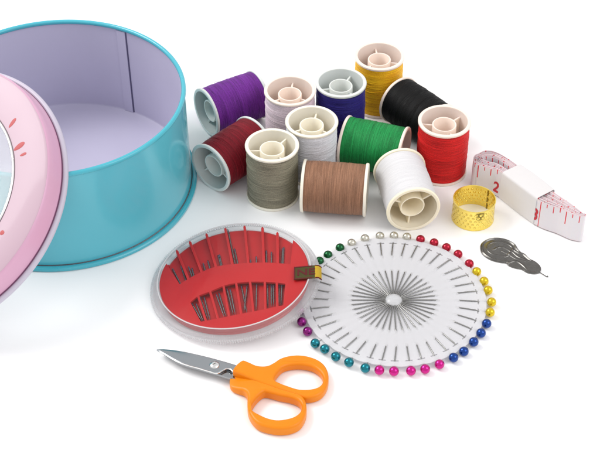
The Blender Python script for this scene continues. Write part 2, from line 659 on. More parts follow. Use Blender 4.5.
def make_spool(label, tm, plastic, seed, loc, ang=None, spin=0.0, **kw):
    """ang None stands the spool up at loc; otherwise it lies with its middle over loc, axis at ang degrees."""
    if ang is None:
        e = empty('thread_spool', (*loc, 0), (0, 0, spin))
    else:
        a = math.radians(ang)
        R = Matrix.Rotation(a, 3, 'Z') @ Matrix.Rotation(math.pi / 2, 3, 'Y') @ Matrix.Rotation(spin, 3, 'Z')
        e = empty('thread_spool', (loc[0] - math.cos(a) * SH / 2, loc[1] - math.sin(a) * SH / 2, SR), R.to_euler())
    tag(e, label, 'thread spool', 'spools of sewing thread beside the tin')
    link('thread', thread_mesh(seed, **kw), tm, e)
    for me in (fl_me,):
        for up in (0, 1):
            o = bpy.data.objects.new('flange', me)
            col.objects.link(o)
            if not me.materials: me.materials.append(plastic)
            o.material_slots[0].link = 'OBJECT'
            o.material_slots[0].material = plastic
            o.parent = e
            if up:
                o.location = (0, 0, SH * S)
                o.rotation_euler = (math.pi, 0, 0)
    def pl(name, me, par, rz=0):
        if not me.materials: me.materials.append(plastic)
        o = bpy.data.objects.new(name, me)
        col.objects.link(o)
        o.material_slots[0].link = 'OBJECT'
        o.material_slots[0].material = plastic
        o.parent = par
        o.rotation_euler = (0, 0, rz)
        return o
    pl('core', core_me, e)
    for k, hm in enumerate(hub_mes):
        h = pl('hub', hm, e)
        for j in range(3):
            pl('spoke', spoke_mes[k], h, j * 2.0944 + .1 * j)
    return e


T = lambda n, c, **k: thread_mat(n, tone(c, k.pop('k', 1.35)), **k)
iv, gp = M['ivory'], M['grey_shade_plastic']
warm = plain('warm_plastic', tone((250, 232, 220), 1.12), .38, var=.02, scale=200, sss=.25)
cream = plain('cream_plastic', tone((250, 238, 212), 1.05), .38, var=.02, scale=200, sss=.3)
make_spool('spool of pale pink thread standing up, between the violet and navy spools', T('pale_pink_thread', (238, 216, 224), k=1.15, var=.25), warm, 1, (-4.9, 64.4), spin=1.45)
make_spool('spool of silvery white thread standing up right behind the brown spool', T('silver_thread', (228, 230, 236), k=1.15, var=.2), iv, 2, (5.5, 39.7), spin=1.35)
make_spool('spool of olive grey thread standing in front, beside the fallen dark red spool', T('olive_grey_thread', (142, 137, 118), var=.4, k=1.2), iv, 3, (-12.9, 21.7), spin=.95, amp=.06)
make_spool('spool of navy blue thread standing up behind the green spool', T('navy_thread', (50, 42, 130)), gp, 4, (19.9, 71.1), spin=1.1)
make_spool('spool of golden yellow thread, the farthest of the standing spools', T('golden_thread', (250, 172, 30), k=.95), warm, 5, (39.6, 93.6), spin=1.7, amp=.045)
make_spool('spool of bright red thread standing up behind the gold thimble ring', T('bright_red_thread', (222, 36, 36)), warm, 6, (68.0, 40.1), spin=.75)
make_spool('spool of violet thread lying on its side, farthest left of the spools', T('violet_thread', (118, 44, 150)), gp, 7, (-33.8, 77.9), 31.7, .4)
make_spool('spool of dark red thread lying on its side against the teal tin', T('dark_red_thread', (136, 22, 38)), gp, 8, (-32.2, 37.4), 47.5, .8)
make_spool('spool of brown thread lying crosswise in front of the other spools', T('brown_thread', (150, 110, 86), var=.3, k=1.15), iv, 9, (16.2, 11.9), -6.2, .3)
make_spool('spool of white thread lying with its hollow end towards the pin wheel', T('white_thread', (240, 239, 241), var=.06, k=1.35), cream, 10, (49.2, 11.0), 99.5, 2.0, amp=.04)
make_spool('spool of green thread lying behind the brown and white spools', T('green_thread', (34, 150, 78)), warm, 12, (35.6, 42.8), -18.2, .2)
make_spool('spool of black thread lying between the yellow and bright red spools', T('black_thread', (22, 22, 23), sheen=.02, k=2.4), warm, 13, (58.3, 69.4), -51, .1)

def loose(e, tm, seed, n, reach=.9):
    """A few strands that have come off the winding and stand a little clear of it."""
    r_ = np.random.default_rng(seed)
    for k in range(n):
        t0, dt, z0, dz = r_.uniform(0, 6.28), r_.uniform(.8, 1.7), r_.uniform(3, SH - 6), r_.uniform(-4, 4)
        u = np.linspace(0, 1, 26)
        rr = 11.85 + reach * r_.uniform(.5, 1.2) * np.sin(math.pi * u) + .08 * np.sin(u * 17 + k)
        zz = np.clip(z0 + dz * u + .5 * np.sin(u * 6 + k), 1.5, SH - 1.5)
        P = np.stack([rr * np.cos(t0 + dt * u), rr * np.sin(t0 + dt * u), zz], 1)
        V, F = tube(P, .07, 5)
        obj('loose_strand', V, F, tm, e)
for o in list(col.objects):
    if o.get('category') == 'thread spool':
        tm = [c for c in o.children if c.name.startswith('thread')][0].data.materials[0]
        purple = 'violet' in o['label']
        loose(o, tm, abs(sum(map(ord, o['label']))) % 997, 7 if purple else 3, 1.3 if purple else .55)

# ------------------------------------------------------------------ tape measure bundle in a paper sleeve
def cr(P, n=40):
    return smooth(P, n, False)
ft = [at(478, 165.5, 15)[:2], at(490, 169.3, 15)[:2], at(503, 174.2, 15)[:2], at(537.3, 200, 15)[:2], at(560.6, 209.6, 15)[:2], at(574, 215.5, 15)[:2], at(583.8, 217.5, 15)[:2]]
bk = [at(477.5, 154, 15)[:2], at(486, 150.5, 15)[:2], at(499, 153.5, 15)[:2], at(520, 166.8, 15)[:2], at(553.8, 192.4, 15)[:2], at(569, 203.4, 15)[:2], at(583, 214.5, 15)[:2]]
front, back = cr(np.array(ft)), cr(np.array(bk))
ca, cb = front, back
m_ = len(front)
axis_len = np.linalg.norm(front[-1] - front[0])
NL = 10
TW = 15.0
tape = tag(empty('tape_measure', (*((front[0] + back[-1]) / 2), 0)), 'folded white tape measure with red numbers held by a paper sleeve', 'tape measure')
t0 = np.array([tape.location[0] / S, tape.location[1] / S, 0])


def loop(k):
    """The k-th turn inward: down the front to the right fold, back along the rear to the left bend."""
    s = np.linspace(0, 1, m_)
    mid = (front + back) / 2
    half = (front - back) / 2
    hl = np.linalg.norm(half, axis=1)
    hl = np.maximum(hl, .4)
    un = half / np.linalg.norm(half, axis=1)[:, None]
    # the turns lie close together at the left bend (hollow inside) and press flat elsewhere
    sp_ = .6 + np.clip((s - .3) / .2, 0, 1) * (np.maximum(hl / (NL - 1.2), .3) - .6)
    room = np.clip(1 - k * sp_ / np.maximum(hl, .5), .05, 1)
    w = hl * room
    i0 = int(k * 3.0)
    i1 = m_ - 1 - int(k * 2.0)
    a = mid[i0:i1 + 1] + un[i0:i1 + 1] * w[i0:i1 + 1, None]
    b = mid[i0:i1 + 1] - un[i0:i1 + 1] * w[i0:i1 + 1, None]
    d = a[0] - b[0]
    c0 = (a[0] + b[0]) / 2
    rad = np.linalg.norm(d) / 2
    dirv = np.array([d[1], -d[0]]) / (2 * rad)
    if np.dot(dirv, mid[0] - mid[30]) < 0: dirv = -dirv
    bend = [c0 - d / 2 * math.cos(t) + dirv * rad * .55 * math.sin(t) for t in np.linspace(0, math.pi, 14)[1:-1]]
    e = b[-1] - a[-1]
    c1 = (a[-1] + b[-1]) / 2
    re = np.linalg.norm(e) / 2
    de = np.array([e[1], -e[0]]) / (2 * re)
    if np.dot(de, mid[-1] - mid[-30]) < 0: de = -de
    fold = [c1 - e / 2 * math.cos(t) + de * re * math.sin(t) for t in np.linspace(0, math.pi, 8)[1:-1]]
    return np.array(list(a) + fold + list(b[::-1]) + bend)


def resample(P, n):
    Q = np.concatenate([P, P[:1]])
    L_ = np.concatenate([[0], np.cumsum(np.linalg.norm(np.diff(Q, axis=0), axis=1))])
    t = np.linspace(0, L_[-1], n, endpoint=False)
    return np.stack([np.interp(t, L_, Q[:, i]) for i in range(2)], 1)


NP = 420
loops = [resample(loop(k), NP) for k in range(NL)]
path = []
for k in range(NL - 1):
    for i in range(NP):
        f = i / NP
        f = max(0, (f - .55) / .45)
        path.append(loops[k][i] * (1 - f) + loops[k + 1][i] * f)
path = np.array(path)
n = len(path)
arc = np.concatenate([[0], np.cumsum(np.linalg.norm(np.diff(path, axis=0), axis=1))])
Tn = np.gradient(path, axis=0)
Tn /= np.linalg.norm(Tn, axis=1)[:, None] + 1e-9
Nn = np.stack([-Tn[:, 1], Tn[:, 0]], 1)
tk = .19
sag = .35 * np.sin(arc / 23.) + .2 * np.sin(arc / 9. + 1)
V = []
for i in range(n):
    for sgn in (-1, 1):
        for j, zz in enumerate((0, .25, TW - .25, TW)):
            th_ = tk * (.6 if j in (0, 3) else 1)
            p = path[i] + Nn[i] * sgn * th_
            V.append((p[0] - t0[0], p[1] - t0[1], max(.0, zz + (.45 + sag[i] if j > 1 else .45 + sag[i] * .6))))
F = []
for i in range(n - 1):
    a, b = i * 8, (i + 1) * 8
    for j in range(3):
        F.append((a + j, a + j + 1, b + j + 1, b + j))
        F.append((a + 4 + j, b + 4 + j, b + 5 + j, a + 5 + j))
    F.append((a + 3, a + 7, b + 7, b + 3))
    F.append((a, b, b + 4, a + 4))
F += [(0, 4, 5, 1), (1, 5, 6, 2), (2, 6, 7, 3)]
e_ = (n - 1) * 8
F += [(e_, e_ + 1, e_ + 5, e_ + 4), (e_ + 1, e_ + 2, e_ + 6, e_ + 5), (e_ + 2, e_ + 3, e_ + 7, e_ + 6)]


def tape_mat():
    """White vinyl with red division strokes along the upper edge and thin edge lines, laid out along the tape itself."""
    m, nt, b = new_mat('tape_vinyl')
    N, L = nt.nodes, nt.links
    uv = N.new('ShaderNodeUVMap')
    uv.uv_map = 'along'
    sp = N.new('ShaderNodeSeparateXYZ')
    L.new(uv.outputs[0], sp.inputs[0])
    def math_(op, a, b_=None, c=None):
        x = N.new('ShaderNodeMath')
        x.operation = op
        for i, v in enumerate((a, b_, c)):
            if v is None: continue
            if isinstance(v, (int, float)): x.inputs[i].default_value = v
            else: L.new(v, x.inputs[i])
        return x.outputs[0]
    U, W = sp.outputs[0], sp.outputs[1]
    def ticks(step, width, vmin, shift=0.):
        fr = math_('FRACT', math_('DIVIDE', math_('ADD', U, 508 + shift), step))
        near = math_('LESS_THAN', math_('MULTIPLY', math_('ABSOLUTE', math_('SUBTRACT', fr, .5)), step), width)
        return math_('MULTIPLY', near, math_('GREATER_THAN', W, vmin))
    SHF = .0
    # inch strokes fall where the along-coordinate is a whole multiple of 25.4
    t = math_('MAXIMUM', ticks(3.175, .22, .84, 3.175 / 2), ticks(6.35, .22, .72, 6.35 / 2))
    t = math_('MAXIMUM', t, ticks(12.7, .26, .50, 12.7 / 2))
    t = math_('MAXIMUM', t, ticks(25.4, .22, .0, 25.4 / 2))
    t = math_('MAXIMUM', math_('MULTIPLY', t, math_('LESS_THAN', W, .975)), ticks(12.7, .3, .97, 12.7 / 2 + 3.175))
    cmb = t
    mix = N.new('ShaderNodeMix')
    mix.data_type = 'RGBA'
    L.new(cmb, mix.inputs[0])
    mix.inputs[6].default_value = (.68, .645, .665, 1)
    mix.inputs[7].default_value = (*lin((206, 50, 62)), 1)
    edge = math_('GREATER_THAN', math_('ABSOLUTE', math_('SUBTRACT', W, .5)), .478)
    mx2 = N.new('ShaderNodeMix')
    mx2.data_type = 'RGBA'
    L.new(math_('MULTIPLY', edge, .16), mx2.inputs[0])
    L.new(mix.outputs[2], mx2.inputs[6])
    mx2.inputs[7].default_value = (*lin((206, 80, 96)), 1)
    L.new(mx2.outputs[2], b.inputs['Base Color'])
    b.inputs['Roughness'].default_value = .35
    b.inputs['Subsurface Weight'].default_value = .15
    b.inputs['Subsurface Scale'].default_value = .001
    return m


tape_o = obj('tape_strip', V, F, tape_mat(), tape, sharp=50)
uvl = tape_o.data.uv_layers.new(name='along')
hv = [0, .02, .98, 1.0]
TICK0 = -arc[int(np.argmin(np.linalg.norm(path[:m_ + 10] - at(543.6, 205.5, 11.5)[:2], axis=1)))]
for poly in tape_o.data.polygons:
    for li in poly.loop_indices:
        vi = tape_o.data.loops[li].vertex_index
        uvl.data[li].uv = (arc[vi // 8] + TICK0, hv[vi % 4])


def on_front(body, px, py, z, size, lift=.32, tilt=0.0):
    """Printed numeral on the outer front face of the tape near photo pixel (px, py) at height z."""
    p = at(px, py, z)[:2]
    i = int(np.argmin(np.linalg.norm(path[:m_ + 40] - p, axis=1)))
    tdir = Tn[i]
    nd = Nn[i]
    if np.dot(nd, CAMP[:2] - path[i]) < 0: nd = -nd
    V, F = text_vf(body, size, .06)
    V[:, 0] *= .8
    x, y = V[:, 0] * math.cos(tilt) - V[:, 1] * math.sin(tilt), V[:, 0] * math.sin(tilt) + V[:, 1] * math.cos(tilt)
    W = np.stack([path[i][0] + tdir[0] * x + nd[0] * (lift + V[:, 2]) - t0[0], path[i][1] + tdir[1] * x + nd[1] * (lift + V[:, 2]) - t0[1], z + y], 1)
    return obj('numeral', W, F, M['tape_red'], tape, sharp=20)


# sleeve: bent paper band round the middle of the bundle
s0, s1 = at(502.7, 174.0, 15)[:2], at(537.3, 199.9, 15)[:2]
b0, b1 = at(520, 166, 15)[:2], at(554, 191.3, 15)[:2]
def sleeve_section(A, B, grow):
    d = (A - B)
    L_ = np.linalg.norm(d)
    d = d / L_
    A2, B2 = A + d * grow, B - d * grow
    z0, z1 = .12 + (.25 - grow) * .3, TW + .75 + grow
    r = 1.25
    pts = []
    for c, zc, q in ((A2, z1, 0), (B2, z1, 1), (B2, z0, 2), (A2, z0, 3)):
        sx = d if q in (0, 3) else -d
        sz = 1 if q in (0, 1) else -1
        cc = c - sx * r
        zz = zc - sz * r
        ang = np.linspace(0, math.pi / 2, 5)
        if q in (0, 2): pass
        seq = ang if q in (0, 2) else ang[::-1]
        for t in seq:
            pts.append((*(cc + sx * r * math.cos(t)), zz + sz * r * math.sin(t)))
    return np.array(pts)
secs = []
NS = 8
for grow in (.55, .3):
    for i in range(NS):
        f = i / (NS - 1)
        bow = .25 * math.sin(math.pi * f)
        secs.append(sleeve_section(s0 * (1 - f) + s1 * f, b0 * (1 - f) + b1 * f, grow + bow))
V = np.concatenate(secs) - t0
k_ = len(secs[0])
F = []
for layer in range(2):
    for i in range(NS - 1):
        a, b = (layer * NS + i) * k_, (layer * NS + i + 1) * k_
        for j in range(k_):
            j2 = (j + 1) % k_
            q = (a + j, a + j2, b + j2, b + j)
            F.append(q if layer == 0 else q[::-1])
for i in (0, NS - 1):
    a, b = i * k_, (NS + i) * k_
    for j in range(k_):
        j2 = (j + 1) % k_
        q = (a + j, b + j, b + j2, a + j2)
        F.append(q if i == 0 else q[::-1])
tag(obj('paper_sleeve', V, F, M['tape_paper'], tape, sharp=60))
on_front('2', 497.3, 186.6, 5.4, 8.4, tilt=-.12)
on_front('3', 537.4, 213.2, 6.4, 9.5, tilt=-.05)
# number printed on the inner turn, seen in the hollow of the left bend
hp = at(495.5, 163.5, 10.5)[:2]

# ------------------------------------------------------------------ gold thimble ring
TR, THH = 9.75, 11.3
tc_ = at(472.6, 217.3, 0)[:2]
seg, nz = 288, 96
th = np.linspace(0, 2 * math.pi, seg, endpoint=False)
zz = np.linspace(.15, THH, nz)
Z, A = np.meshgrid(zz, th, indexing='ij')
dep = np.zeros_like(Z)
ND = 26
for row, zr in enumerate(np.linspace(2.0, 9.2, 5)):
    fa = (A / (2 * math.pi) * ND + .5 * (row % 2)) % 1 - .5
    dd = np.hypot(fa * 2 * math.pi * TR / ND, Z - zr)
    dep = np.maximum(dep, np.clip(1 - (dd / .62) ** 2, 0, 1))
lip = .16 * (np.exp(-((Z - THH) / .35) ** 2) + np.exp(-((Z - .15) / .35) ** 2))
Ro = TR + lip - .45 * dep
Ri = TR - .28 - .42 * dep
def cyl(R): return np.stack([R * np.cos(A), R * np.sin(A), Z], -1).reshape(-1, 3)
V = np.concatenate([cyl(Ro), cyl(Ri)])
F = []
o2 = seg * nz
for i in range(nz - 1):
    for k in range(seg):
        k2 = (k + 1) % seg
        F.append((i * seg + k, i * seg + k2, (i + 1) * seg + k2, (i + 1) * seg + k))
        F.append((o2 + i * seg + k, o2 + (i + 1) * seg + k, o2 + (i + 1) * seg + k2, o2 + i * seg + k2))
for k in range(seg):
    k2 = (k + 1) % seg
    F.append((k, o2 + k, o2 + k2, k2))
    F.append(((nz - 1) * seg + k, (nz - 1) * seg + k2, o2 + (nz - 1) * seg + k2, o2 + (nz - 1) * seg + k))
thim = tag(empty('thimble', (*tc_, 0)), 'open gold thimble ring with rows of dimples, standing in front of the red spool', 'thimble')
obj('band', V, F, M['gold'], thim, sharp=70)
a = math.radians(42)
V, F = box(((TR - .42) * math.cos(a), (TR - .42) * math.sin(a), THH / 2), (.12, .28, THH / 2 - .15), np.array(Matrix.Rotation(a, 3, 'Z')))
obj('seam', V, F, plain('gold_seam', (.3, .22, .05), .4, metal=1.), thim)

# ------------------------------------------------------------------ needle threader
th0 = at(507, 253, 0)
thr = tag(empty('needle_threader', (th0[0], th0[1], 0)), 'small dark metal needle threader with a wire hook, beside the yellow pins', 'needle threader')
def tp(x, y):      # pixel of the 7.5x view of [475,230] -> local mm
    return at(475 + x / 7.5, 230 + y / 7.5, .5)[:2] - th0[:2]
outl = smooth(np.array([tp(*q) for q in [(40, 140), (45, 105), (80, 75), (130, 60), (190, 60), (250, 75), (300, 105), (322, 140), (345, 165), (375, 180), (410, 215), (450, 235), (485, 265), (495, 295), (480, 320), (440, 328), (390, 318), (350, 295), (300, 285), (255, 268), (232, 248), (190, 243), (130, 228), (85, 205), (52, 175)]]), 6)
V, F = plate_mesh('plate', [outl], .05, .66, .15)
body = obj('plate', V, F, M['gunmetal'], thr)
folds = []
def fold(pts, h, w, closed=False):
    P = smooth(np.array([tp(*q) for q in pts]), 6, closed)
    if closed: P = np.concatenate([P, P[:1]])
    folds.append((P, h * .75, w))
fold([(92, 140), (100, 112), (135, 95), (190, 92), (245, 108), (280, 135), (270, 165), (235, 195), (190, 195), (140, 185), (105, 165)], .42, .42, True)
fold([(285, 150), (325, 175), (362, 188), (396, 215), (412, 230)], .5, .38)
fold([(245, 255), (280, 240), (310, 238), (350, 262), (385, 296)], .5, .4)
fold([(280, 165), (318, 200), (360, 220), (402, 236)], .42, .34)
fold([(200, 160), (250, 185), (300, 215), (340, 228), (372, 236)], .45, .36)
fold([(140, 150), (185, 130), (230, 140), (262, 160)], .5, .5)
fold([(225, 205), (250, 195), (262, 175)], .35, .32)
def seg_dist(X, Y, P):
    d = np.full(X.shape, 1e9)
    for (x0, y0), (x1, y1) in zip(P[:-1], P[1:]):
        ex, ey = x1 - x0, y1 - y0
        t = np.clip(((X - x0) * ex + (Y - y0) * ey) / (ex * ex + ey * ey + 1e-12), 0, 1)
        d = np.minimum(d, (X - x0 - t * ex) ** 2 + (Y - y0 - t * ey) ** 2)
    return np.sqrt(d)
gx = np.arange(outl[:, 0].min(), outl[:, 0].max(), .13)
gy = np.arange(outl[:, 1].min(), outl[:, 1].max(), .13)
X, Y = np.meshgrid(gx, gy, indexing='ij')
ins = np.zeros(X.shape, bool)
for (x0, y0), (x1, y1) in zip(outl, np.roll(outl, -1, 0)):
    c = (y0 > Y) != (y1 > Y)
    ins ^= c & (X < (x1 - x0) * (Y - y0) / (y1 - y0 + 1e-12) + x0)
do = seg_dist(X, Y, np.concatenate([outl, outl[:1]]))
hc, hr = tp(188, 148), np.linalg.norm(tp(322, 150) - tp(40, 140)) / 2
tailw = np.clip((np.hypot(X - hc[0], Y - hc[1]) - hr * .95) / 2.0, 0, 1)
H = .72 + .45 * np.exp(-((do - .75) / .42) ** 2) * (1 - .75 * tailw) - .12 * np.clip(do - 1, 0, 1.4) * (1 - tailw)
for P, hh, ww in folds:
    H = H + hh * np.exp(-(seg_dist(X, Y, P) / ww) ** 2)
H = H + .05 * np.sin(X * 3.1 + Y * 1.7) * np.exp(-np.hypot(X - hc[0], Y - hc[1]) ** 2 / 18) + .16 * np.exp(-((X - hc[0] + 1.2) ** 2 + (Y - hc[1] - .3) ** 2) / 1.6)
H = np.where(do < .25, np.minimum(H, .55 + do * 1.2), H)
ny = len(gy)
V = np.stack([X, Y, H], -1).reshape(-1, 3)
ok = ins & (do > .06)
F = [(i * ny + j, (i + 1) * ny + j, (i + 1) * ny + j + 1, i * ny + j + 1) for i in range(len(gx) - 1) for j in range(ny - 1) if ok[i, j] and ok[i + 1, j] and ok[i, j + 1] and ok[i + 1, j + 1]]
used = sorted({i for f in F for i in f})
remap = {i: k for k, i in enumerate(used)}
obj('embossed_face', V[used], [tuple(remap[i] for i in f) for f in F], M['gunmetal'], thr, sharp=0)
w = [tp(485, 318), tp(510, 333), tp(530, 345), tp(543, 350), tp(547, 346), tp(541, 342)]
P = smooth(np.array(w), 5, False)
P = np.concatenate([P, np.linspace(.55, .35, len(P))[:, None]], 1)
V, F = tube(P, .2, 8)
obj('wire_hook', V, F, M['gunmetal'], thr)

# ------------------------------------------------------------------ pin wheel
WX, WY, WR = 40.83, -51.3, 41.9
heads = dict(
    green=[(319.5, 260.5), (328, 254), (340, 247)], white=[(351.6, 242), (365, 237.6), (380, 235), (394, 234.6), (407, 236)],
    red=[(420.6, 238), (434.2, 241.6), (446.6, 246.2), (458.2, 253), (469.4, 262.8)],
    yellow=[(476.8, 271), (484.2, 280.2), (488.2, 289.2), (491.8, 301.2), (490.2, 311.5)],
    blue=[(486.8, 322.4), (481.2, 331.8), (473.8, 341), (464, 350), (453.6, 356.6)],
    pink=[(439.6, 363), (425.2, 367.8), (411, 369.6), (394, 370.2), (379.4, 369.4)],
    teal=[(365.4, 367), (349, 361.4), (335.8, 355.6), (324.8, 347.8), (315.2, 342.2)],
    purple=[(307.6, 330), (301.8, 320.6)])
wheel = tag(empty('pin_wheel', (WX, WY, 0)), 'white round card of pearl headed pins partly under the red needle case', 'pin wheel')


def card_z(x, y):
    """Height of the card's underside: it dips in the middle and lifts a little under the needle case."""
    r = np.hypot(x, y)
    z = .95 + 1.0 * np.clip((r - 20) / 20, 0, 1) ** 1.5
    z += .8 * np.exp(-((x + 40) ** 2 + (y - 6) ** 2) / 260.) + .12 * np.sin(3 * np.arctan2(y, x) + .6) * (r / 40)
    return z


angs = []
for cname, pts in heads.items():
    for q in pts:
        p = at(*q, 3.0)
        angs.append((cname, math.atan2(p[1] - WY, p[0] - WX), float(np.hypot(p[0] - WX, p[1] - WY))))
# the five pins whose heads the needle case covers
a_last, a_first = angs[-1][1], angs[0][1]
span = (a_last - a_first) % (2 * math.pi)
for i in range(5):
    angs.append(('purple' if i < 3 else 'green', a_last - span * (i + 1) / 6, 41.6))
allA = np.array([a for _, a, _ in angs])
HOLES = 40
# card: polar grid with small pressed bridges where each pin passes
nr, na = 190, 900
rr_ = np.linspace(.01, 40.2, nr)
aa = np.linspace(0, 2 * math.pi, na, endpoint=False)
R_, A_ = np.meshgrid(rr_, aa, indexing='ij')
even = np.pi / 2 + np.arange(HOLES) * 2 * np.pi / HOLES
order = np.argsort(np.mod(allA, 2 * np.pi))
best = min(range(HOLES), key=lambda k: np.sum(np.angle(np.exp(1j * (even[(np.arange(HOLES) + k) % HOLES] - allA[order]))) ** 2))
slot = np.zeros(HOLES)
slot[order] = even[(np.arange(HOLES) + best) % HOLES]
dist = np.full_like(A_, 9.)                  # distance to the nearest pin's course
for a, ev in zip(allA, slot):
    an = ev + np.angle(np.exp(1j * (a - ev))) * np.clip((R_ - 24) / 16, 0, 1)
    dist = np.minimum(dist, np.abs(np.angle(np.exp(1j * (A_ - an)))) * R_)
up_ = np.clip((R_ - 37.1) / .5, 0, 1)
tunnel = up_ * np.exp(-(dist / 1.25) ** 2)
hump = .42 * tunnel
slit = (R_ > 36.2) & (R_ < 37.15) & (dist < 1.75)     # a cut the pin dives through
hump = np.maximum(hump, .5 * np.exp(-(dist / .6) ** 4) * np.clip((28.9 - R_) / .3, 0, 1) * np.clip((R_ - 26.4) / 1.5, 0, 1))
hump = np.maximum(hump, .5 * np.exp(-(dist / .55) ** 4) * np.clip((R_ - 18.1) / .3, 0, 1) * np.clip((20.2 - R_) / 1.5, 0, 1))
ripple = 0
X_, Y_ = R_ * np.cos(A_), R_ * np.sin(A_)
Zt = card_z(X_, Y_) + hump + ripple
PT = .22
V = np.concatenate([np.stack([X_, Y_, Zt + PT], -1).reshape(-1, 3), np.stack([X_, Y_, Zt], -1).reshape(-1, 3)])
F = []
o2 = nr * na
for i in range(nr - 1):
    for k in range(na):
        k2 = (k + 1) % na
        if slit[i, k] and slit[i + 1, k2]: continue
        F.append((i * na + k, (i + 1) * na + k, (i + 1) * na + k2, i * na + k2))
        F.append((o2 + i * na + k, o2 + i * na + k2, o2 + (i + 1) * na + k2, o2 + (i + 1) * na + k))
b_ = (nr - 1) * na
for k in range(na):
    k2 = (k + 1) % na
    F.append((b_ + k, o2 + b_ + k, o2 + b_ + k2, b_ + k2))
obj('card', V, F, M['paper'], wheel, sharp=0)
V, F = lathe([(.01, 3.1), (1.3, 3.0), (2.5, 2.65), (3.4, 2.05), (3.8, 1.5), (3.8, 1.25)], 48)
obj('centre_cap', V, F, M['cap'], wheel)

def pearl(name, c):
    m = plain(name, tone(c, 1.35), .2, metal=.75, var=.06, scale=500, coat=.35)
    return m
PC = dict(green=pearl('green_pearl', (14, 100, 52)), white=pearl('white_pearl', (226, 222, 208)), red=pearl('red_pearl', (196, 26, 56)), yellow=pearl('yellow_pearl', (244, 210, 36)), blue=pearl('blue_pearl', (22, 72, 158)), pink=pearl('pink_pearl', (224, 26, 148)), teal=pearl('teal_pearl', (14, 134, 150)), purple=pearl('purple_pearl', (146, 22, 130)))
# a hair of every pearl: bead with a small collar where the shaft enters
ORD = ['first', 'second', 'third', 'fourth', 'fifth']
NEXT = dict(green='purple', white='green', red='white', yellow='red', blue='yellow', pink='blue', teal='pink', purple='teal')
hidden_from = 35
count = {}
bead = lathe([(.01, -2.08)] + [(2.08 * math.cos(t), 2.08 * math.sin(t)) for t in np.linspace(-1.48, 1.48, 25)] + [(.01, 2.08)], 40)
green_seen = 0
for i, (cname, a, r) in enumerate(angs):
    hid = i >= hidden_from
    k = count.get(cname, 0)
    count[cname] = k + 1
    ai = slot[i]                             # inner end follows the card's slits
    hx, hy = r * math.cos(a), r * math.sin(a)
    hz = 2.12 + (random.uniform(0, .35)) + 1.0 * max(0, card_z(hx, hy) - 1.9)
    pin = empty('pearl_pin', (WX + hx, WY + hy, hz - 2.08))
    cn = {'white': 'cream white', 'pink': 'hot pink', 'blue': 'deep blue', 'teal': 'teal blue'}.get(cname, cname)
    if not hid:
        if cname == 'green':
            lab = ['green pearl headed pin right beside the needle case tag', 'green pearl headed pin, middle one of the three green ones showing', 'green pearl headed pin next to the cream white ones'][k]
        elif cname == 'purple':
            lab = ['purple pearl headed pin next to the teal ones', 'purple pearl headed pin closest to the needle case'][k]
        elif cname == 'white' and k == 0:
            lab = 'cream white pearl headed pin next to the green ones'
        else:
            prev = {'white': 'green', 'red': 'cream white', 'yellow': 'red', 'blue': 'yellow', 'pink': 'deep blue', 'teal': 'hot pink'}[cname]
            lab = f'{cn} pearl headed pin, {ORD[k]} clockwise from the {prev} ones'
    else:
        lab = f'{cname} pearl headed pin hidden under the needle case'
    tag(pin, lab, 'pin', f'{cn} pearl headed pins in the round card')
    obj('pearl_head', bead[0] + np.array([0, 0, 2.08]), bead[1], PC[cname], pin)
    P = []
    ins = 3.2 + .8 * ((i * 7) % 5) / 5
    for rad, up in ((ins, 1), (10, 1), (17, 1), (18.6, 1), (20.2, -1), (23, -1), (26.6, -1), (28.4, 1), (30, 1), (35.5, 1), (36.7, 0), (38.2, 0), (r - 1.7, None), (r - .6, None)):
        t = np.clip((rad - 24) / 16, 0, 1)
        an = ai + np.angle(np.exp(1j * (a - ai))) * t
        x, y = rad * math.cos(an), rad * math.sin(an)
        base = card_z(x, y)
        z = hz if up is None else (base + (.22 + .28 if up > 0 else (-.33 if up < -.5 else .06)))
        if rad < 19: z += .15 * (1 - rad / 19) + .05 * ((i * 5) % 3)
        P.append((x - hx, y - hy, z - (hz - 2.08)))
    V, F = tube(np.array(P), .27, 8)
    obj('shaft', V, F, M['pin_steel'], pin, sharp=60)

# ------------------------------------------------------------------ needle case (clear disc with a red insert)
CT = .115                                     # tilt: its right side rests on the pin wheel
cn_ = np.array([-math.sin(CT), 0.012, math.cos(CT)])
cn_ /= np.linalg.norm(cn_)
cc_ = np.array([-29.0, -42.6, 8.94])          # centre of its top
CH = 5.6                                      # height of the case
base_c = cc_ - cn_ * CH
CM3 = Vector(cn_).to_track_quat('Z', 'Y').to_matrix()
CM = np.array(CM3)
case = tag(empty('needle_case', base_c, CM3.to_euler()), 'round clear plastic needle case with a red insert, resting on the pin wheel edge', 'needle case')
def cl(px, py, h):                            # photo pixel -> local xy on the case's plane at height h
    return (CM.T @ (at(px, py, plane=(base_c + cn_ * h, cn_)) - base_c))[:2]
KN = 220
def knurl(r0):
    def fn(V):
        a = np.arctan2(V[:, 1], V[:, 0])
        r = np.hypot(V[:, 0], V[:, 1])
        d = np.where(r > r0, .3 * np.cos(KN * a), 0)
        f = (r + d) / np.maximum(r, 1e-6)
        W = V.copy()
        W[:, 0] *= f
        W[:, 1] *= f
        return W
    return fn
V, F = lathe([(.01, 0), (20, 0), (35.4, 0), (36.6, .1), (37.3, .4), (37.5, 1.0), (37.3, 1.5), (36.4, 1.7), (36.0, 1.3), (35.6, .8), (20, .7), (.01, .7)], 1760, False, knurl(37.1))
obj('case_base', V, F, M['knurled'], case)
V, F = lathe([(36.3, 1.8), (36.8, 1.9), (37.0, 2.5), (36.8, 3.1), (36.2, 3.3), (35.2, 3.5), (34.6, 4.4), (34.2, 5.3), (33.8, 5.6), (33.2, 5.55), (33.5, 5.0), (33.9, 4.2), (34.5, 3.2), (35.4, 2.8), (35.9, 2.2)], 1760, True, knurl(36.3))
cover = obj('case_rim', V, F, M['frost'], case)
